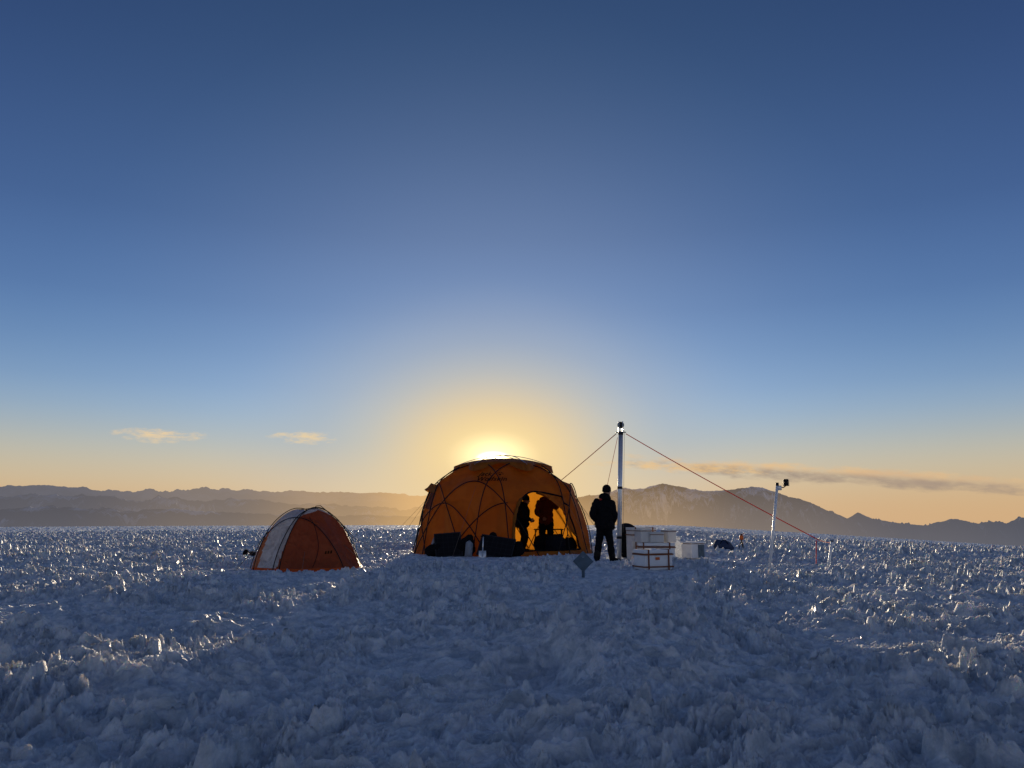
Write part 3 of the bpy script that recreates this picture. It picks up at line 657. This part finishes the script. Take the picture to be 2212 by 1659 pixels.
pl = MB(); pl.box((0, -.018, c_), (s_ * 1.41, .008, s_ * 1.41), (0, R(45), 0), bev=.003); pl.build('sign_plate', SIGN, sg, False)
mk = MB()
for k, w in enumerate((.05, .035)): mk.box((.0, -.0245, c_ + .085 - k * .022), (w, .003, .008))
mk.build('sign_marking', SIGNM, sg, False)

# ------------------------------------------------------------------ things leaning on the tent
def spanel(label, pxa, pxb, pyt, Y, rz, tilt, roll=0):
    a, b = at(pxa, 1195, Y), at(pxb, 1195, Y); w = (b.x - a.x) / math.cos(rz); zt = at(pxa, pyt, Y).z; zb_ = gz(a.x, Y); h = (zt - zb_) / math.cos(tilt)
    t = thing('solar_panel', label, 'solar panel', ((a.x + b.x) / 2, Y, zb_), rz, 'solar panels leaning on the tent'); t.rotation_euler = (-tilt, roll, rz)
    MB().box((0, 0, h / 2), (w - .05, .02, h - .05)).build('cell_face', SOLAR, t, False)
    f = MB(); f.box((0, 0, .0125), (w, .04, .025)); f.box((0, 0, h - .0125), (w, .04, .025)); f.box((-w / 2 + .0125, 0, h / 2), (.025, .04, h - .052)); f.box((w / 2 - .0125, 0, h / 2), (.025, .04, h - .052)); f.build('panel_frame', DARKM, t, False)
spanel('dark solar panel leaning on the left front of the dome tent', 942, 1000, 1152, 19.35, R(10), R(26), R(-4))
spanel('wide dark solar panel leaning right of the metal shovel', 1028, 1104, 1160, 19.15, R(-14), R(30), R(8))
def hs_(t): MB().tube([(-.05, -.1, .26), (0, -.14, .32), (.05, -.1, .26)], .01, 6).build('handle', BLACK, t)
for px, Y, lab, sc_ in ((1006, 19.55, 'low black sack in the gap behind the two solar panels', 1.25), (1112, 19.35, 'small black sack at the right end of the solar panels', .9), (1058, 19.62, 'black sack slumped on top behind the wide solar panel', 1.4), (938, 19.5, 'small black sack at the left end of the solar panels', .8)):
    q_ = at(px, 1195, Y); lump('gear_sack', lab, 'bag', (q_.x, Y, gz(q_.x, Y)), [((0, 0, .18 * sc_), (.25, .13, .20 * sc_)), ((.08, 0, .28 * sc_), (.14, .1, .16 * sc_))], BLACK, .018, (.08, .12), hs_)
q_ = at(922, 1190, 19.5); z_ = gz(q_.x, q_.y)
o = MB().add([(0, 0, 0), (.22, -.05, 0), (.24, .1, .0), (.20, .08, .5), (.16, .02, .46), (.1, .12, .3), (.02, .05, .1)], [[0, 1, 4, 6], [1, 2, 3, 4], [6, 4, 5], [4, 3, 5]]).build('folded_tarp', TARP, None, loc=(q_.x, q_.y, z_), thick=.01); tag(o, 'pale folded sheet propped against the tent at the far left panel', 'tarp')
q_ = at(1012, 1195, 19.2); z_ = gz(q_.x, q_.y)
o = MB().add([(-.1, 0, 0), (.09, -.03, 0), (.11, .06, .33), (.02, .03, .42), (-.07, .06, .36), (0, -.05, .2)], [[0, 1, 5], [1, 2, 5], [2, 3, 5], [3, 4, 5], [4, 0, 5]]).build('plastic_sheet', TARP, None, loc=(q_.x, q_.y, z_), thick=.01); tag(o, 'crumpled plastic sheet between the two solar panels', 'plastic sheet')
q_ = gpt(1042, 1206); sv = thing('shovel', 'metal shovel stuck upright in the snow before the dome tent', 'shovel', q_)
MB().tube([(0, 0, .05), (.02, .01, .52)], .014, 10).build('shaft', ALU, sv); MB().tube([(-.04, .01, .53), (.08, .01, .52)], .014, 8).build('grip', BLACK, sv)
bl = MB(); bl.add([(-.09, 0, .18), (.09, 0, .18), (.09, .015, 0), (.05, .02, -.1), (-.05, .02, -.1), (-.09, .015, 0), (0, .03, .18), (0, .05, -.02)], [[0, 6, 7, 5], [6, 1, 2, 7], [5, 7, 4], [7, 2, 3], [7, 3, 4]]); bl.build('blade', ALU, sv, thick=.006)
for px, w, h, Y, lab, mat in ((1172, .26, .56, 21.3, 'black gear bag left of the pile inside the tent doorway', BLACK), (1200, .32, .56, 21.1, 'bulging black gear bag in the middle of the tent doorway', DARKN), (1228, .24, .46, 21.2, 'low dark gear bag at the right of the doorway pile', BLACK)):
    q_ = at(px, 1170, Y)
    def hd_(t, h=h): MB().tube([(-.08, -.05, h * .9), (-.02, -.07, h * 1.15), (.06, -.06, h * .9)], .012, 6).build('handle', BLACK, t)
    lump('gear_bag', lab, 'bag', (q_.x, Y, T1.z), [((0, 0, h * .45), (w, .2, h * .5)), ((w * .3, .02, h * .6), (w * .5, .16, h * .35))], mat, .02, (.07, .12), hd_)
q_ = at(1150, 1150, 22.9); tb = thing('camp_table', 'small dark camp table inside the tent behind the gear bags', 'table', (q_.x + .5, 23.2, T1.z), 0)
MB().box((0, 0, .62), (.9, .5, .03), bev=.006).build('tabletop', DARKM, tb)
for x in (-.4, .4):
    for y in (-.2, .2): MB().tube([(x, y, 0), (x, y, .605)], .014, 8).build('leg', DARKM, tb)
q_ = gpt(531, 1201); lump('stuff_sack', 'small black stuff sack left of the small tent', 'bag', q_, [((0, 0, .07), (.08, .08, .10)), ((.03, 0, .05), (.07, .07, .06))], BLACK, .012, (.03, .05))
q_ = gpt(546, 1204); lump('boot_bag', 'dark bag touching the left corner of the small tent', 'bag', q_, [((0, 0, .06), (.12, .08, .08)), ((-.04, 0, .09), (.06, .06, .06))], DARKN, .012, (.03, .05))

# ------------------------------------------------------------------ camera, sun, sky
cam = bpy.data.cameras.new('camera'); co = bpy.data.objects.new('camera', cam); C.objects.link(co)
co.location = (0, 0, CH); co.rotation_euler = (R(90) + PITCH, 0, 0); cam.sensor_width = 36; cam.lens = 36 * FPX / 2212; cam.clip_start = .05; cam.clip_end = 200000
bpy.context.scene.camera = co
saz, sel = azel(1066, 991)
sd = Vector((math.sin(saz) * math.cos(sel), math.cos(saz) * math.cos(sel), math.sin(sel)))
sun = bpy.data.lights.new('sun', 'SUN'); so = bpy.data.objects.new('sun', sun); C.objects.link(so)
sun.energy = 5.0; sun.angle = R(.5); sun.color = (1, .82, .58); so.rotation_euler = sd.to_track_quat('Z', 'Y').to_euler(); so.location = (0, 30, 20)

w = bpy.data.worlds.new('World'); bpy.context.scene.world = w; w.use_nodes = True
n = w.node_tree.nodes; l = w.node_tree.links; n.clear()
def M(op, a, b=None, c=None):
    q = n.new('ShaderNodeMath'); q.operation = op
    for i, v in enumerate((a, b, c)):
        if v is None: continue
        if isinstance(v, (int, float)): q.inputs[i].default_value = v
        else: l.new(v, q.inputs[i])
    return q.outputs[0]
def SS(v, a, b, lo=0, hi=1):
    q = n.new('ShaderNodeMapRange'); q.interpolation_type = 'SMOOTHSTEP'
    for k, x in (('From Min', a), ('From Max', b), ('To Min', lo), ('To Max', hi)): q.inputs[k].default_value = x
    l.new(v, q.inputs['Value']); return q.outputs['Result']
def ramp(v, stops, interp='B_SPLINE'):
    q = n.new('ShaderNodeValToRGB'); q.color_ramp.interpolation = interp; e = q.color_ramp.elements
    e[0].position = stops[0][0]; e[0].color = (*stops[0][1], 1); e[1].position = stops[-1][0]; e[1].color = (*stops[-1][1], 1)
    for p_, c_ in stops[1:-1]: x = e.new(p_); x.color = (*c_, 1)
    l.new(v, q.inputs['Fac']); return q.outputs['Color']
def mix(f, a, b, mode='MIX'):
    q = n.new('ShaderNodeMix'); q.data_type = 'RGBA'; q.blend_type = mode; q.clamp_result = False
    for s_, v in ((q.inputs[0], f), (q.inputs[6], a), (q.inputs[7], b)):
        if isinstance(v, (int, float)): s_.default_value = v
        elif isinstance(v, tuple): s_.default_value = (*v, 1)
        else: l.new(v, s_)
    return q.outputs[2]
def lin(c): return tuple(((x / 255 + .055) / 1.055) ** 2.4 if x > 10 else x / 255 / 12.92 for x in c)
tc = n.new('ShaderNodeTexCoord'); vn = n.new('ShaderNodeVectorMath'); vn.operation = 'NORMALIZE'; l.new(tc.outputs['Generated'], vn.inputs[0])
sx = n.new('ShaderNodeSeparateXYZ'); l.new(vn.outputs[0], sx.inputs[0])
el = M('MULTIPLY', M('ARCSINE', sx.outputs[2]), 57.2958); az = M('MULTIPLY', M('ARCTAN2', sx.outputs[0], sx.outputs[1]), 57.2958)
base = ramp(M('DIVIDE', el, 60.0), [(x / 60, lin(c)) for x, c in ((0, (208, 168, 124)), (1.2, (208, 172, 128)), (2.6, (205, 181, 144)), (4.2, (190, 183, 163)), (5.8, (166, 175, 178)), (7.4, (144, 166, 188)), (9.3, (122, 151, 187)), (12, (101, 133, 177)), (15.2, (83, 115, 165)), (21, (64, 92, 143)), (31.6, (44, 68, 112)), (42, (37, 59, 101)), (60, (30, 48, 88)))])
daz = M('SUBTRACT', az, math.degrees(saz)); dew = M('SUBTRACT', el, math.degrees(sel))
def eang(kx): return M('SQRT', M('ADD', M('POWER', M('MULTIPLY', daz, kx), 2.0), M('POWER', dew, 2.0)))
dp = n.new('ShaderNodeVectorMath'); dp.operation = 'DOT_PRODUCT'; l.new(vn.outputs[0], dp.inputs[0]); dp.inputs[1].default_value = sd
ang = M('MULTIPLY', M('ARCCOSINE', M('MINIMUM', dp.outputs['Value'], .9999999)), 57.2958)
addc = ramp(M('DIVIDE', ang, 45.0), [(0, (.16, .17, .165)), (7 / 45, (.155, .165, .165)), (10.2 / 45, (.14, .155, .165)), (13.6 / 45, (.105, .125, .14)), (20.5 / 45, (.058, .075, .088)), (27 / 45, (.026, .040, .050)), (33 / 45, (.010, .022, .028)), (1, (0, 0, 0))])
c1 = mix(SS(el, -1, 10, .30, 1), base, addc, 'ADD')
ange = eang(.66)
near = ramp(M('DIVIDE', ange, 16.0), [(0, (1, .84, .46)), (1.5 / 16, (1, .76, .36)), (3 / 16, (.90, .66, .32)), (4.8 / 16, (.73, .59, .38)), (6.6 / 16, (.58, .54, .44)), (9 / 16, (.44, .46, .47)), (1, (.32, .38, .46))])
c2 = mix(SS(ange, 2.0, 15.0, 1, 0), c1, near)
boost = M('ADD', 1.0, M('ADD', M('MULTIPLY', SS(eang(.6), .0, 2.4, 1, 0), .75), M('MULTIPLY', SS(eang(.42), .0, .66, 1, 0), 9.0)))
vm = n.new('ShaderNodeVectorMath'); vm.operation = 'SCALE'; l.new(c2, vm.inputs[0]); l.new(boost, vm.inputs['Scale'])
c3 = vm.outputs[0]
band = M('MULTIPLY', SS(el, .5, 6.0, 1, 0), SS(M('ABSOLUTE', daz), 2, 28, .72, 0))
c3 = mix(band, c3, (.88, .63, .32))
back = M('MULTIPLY', SS(M('ABSOLUTE', az), 60, 150, 0, .7), SS(el, 0, 65, 1, .15))
c3 = mix(back, c3, (.23, .26, .33))
def cloud(a0, e0, wa, he, slope, col, scl, seed, amt, rimc=None):
    global c3
    da = M('SUBTRACT', az, a0); de = M('ADD', M('SUBTRACT', el, e0), M('MULTIPLY', da, -slope))
    cv = n.new('ShaderNodeCombineXYZ'); l.new(M('MULTIPLY', az, .9 * scl), cv.inputs[0]); l.new(M('MULTIPLY', de, 3.2 * scl), cv.inputs[1]); cv.inputs[2].default_value = seed
    nz = n.new('ShaderNodeTexNoise'); nz.inputs['Scale'].default_value = 1; nz.inputs['Detail'].default_value = 5; nz.inputs['Roughness'].default_value = .65; l.new(cv.outputs[0], nz.inputs['Vector'])
    e = M('SUBTRACT', M('SUBTRACT', 1.0, M('POWER', M('ABSOLUTE', M('DIVIDE', da, wa)), 2.0)), M('POWER', M('ABSOLUTE', M('DIVIDE', de, he)), 2.0))
    m = SS(M('ADD', e, M('MULTIPLY', M('SUBTRACT', nz.outputs['Fac'], .5), 4.0)), -.1, 1.7, 0, amt)
    cc = col
    if rimc: cc = mix(SS(de, -.15 * he, .5 * he, 0, 1), col, rimc)
    c3 = mix(m, c3, cc)
def dg(px, py): a, e = azel(px, py); return math.degrees(a), math.degrees(e)
a, e = dg(340, 941); cloud(a, e, 3.2, .50, 0, lin((242, 208, 155)), .9, 1.5, .9)
a, e = dg(655, 945); cloud(a, e, 2.5, .50, 0, lin((242, 210, 155)), .9, 5.2, .85)
a1, e1 = dg(1420, 1000); a2, e2 = dg(2190, 1050)
cloud((a1 + a2) / 2, (e1 + e2) / 2, (a2 - a1) / 1.6, .75, (e2 - e1) / (a2 - a1), lin((156, 136, 122)), .45, 3.3, .9, lin((230, 188, 134)))
a, e = dg(2000, 1038); cloud(a, e, 8, .62, (e2 - e1) / (a2 - a1), lin((172, 148, 128)), .5, 23.3, .85, lin((215, 176, 134)))
a, e = dg(1480, 1010); cloud(a, e, 7, .40, -.06, lin((240, 192, 122)), .9, 12.3, .7)
sky = n.new('ShaderNodeTexSky'); sky.sky_type = 'NISHITA'; sky.sun_disc = False; sky.sun_elevation = sel; sky.sun_rotation = saz; sky.altitude = 5500
bg1 = n.new('ShaderNodeBackground'); bg1.inputs['Strength'].default_value = .97; l.new(c3, bg1.inputs['Color'])
bg2 = n.new('ShaderNodeBackground'); bg2.inputs['Strength'].default_value = .004; l.new(sky.outputs[0], bg2.inputs['Color'])
ad = n.new('ShaderNodeAddShader'); l.new(bg1.outputs[0], ad.inputs[0]); l.new(bg2.outputs[0], ad.inputs[1])
ow = n.new('ShaderNodeOutputWorld'); l.new(ad.outputs[0], ow.inputs[0])
sc = bpy.context.scene; sc.view_settings.view_transform = 'Standard'; sc.view_settings.look = 'None'; sc.view_settings.exposure = 0
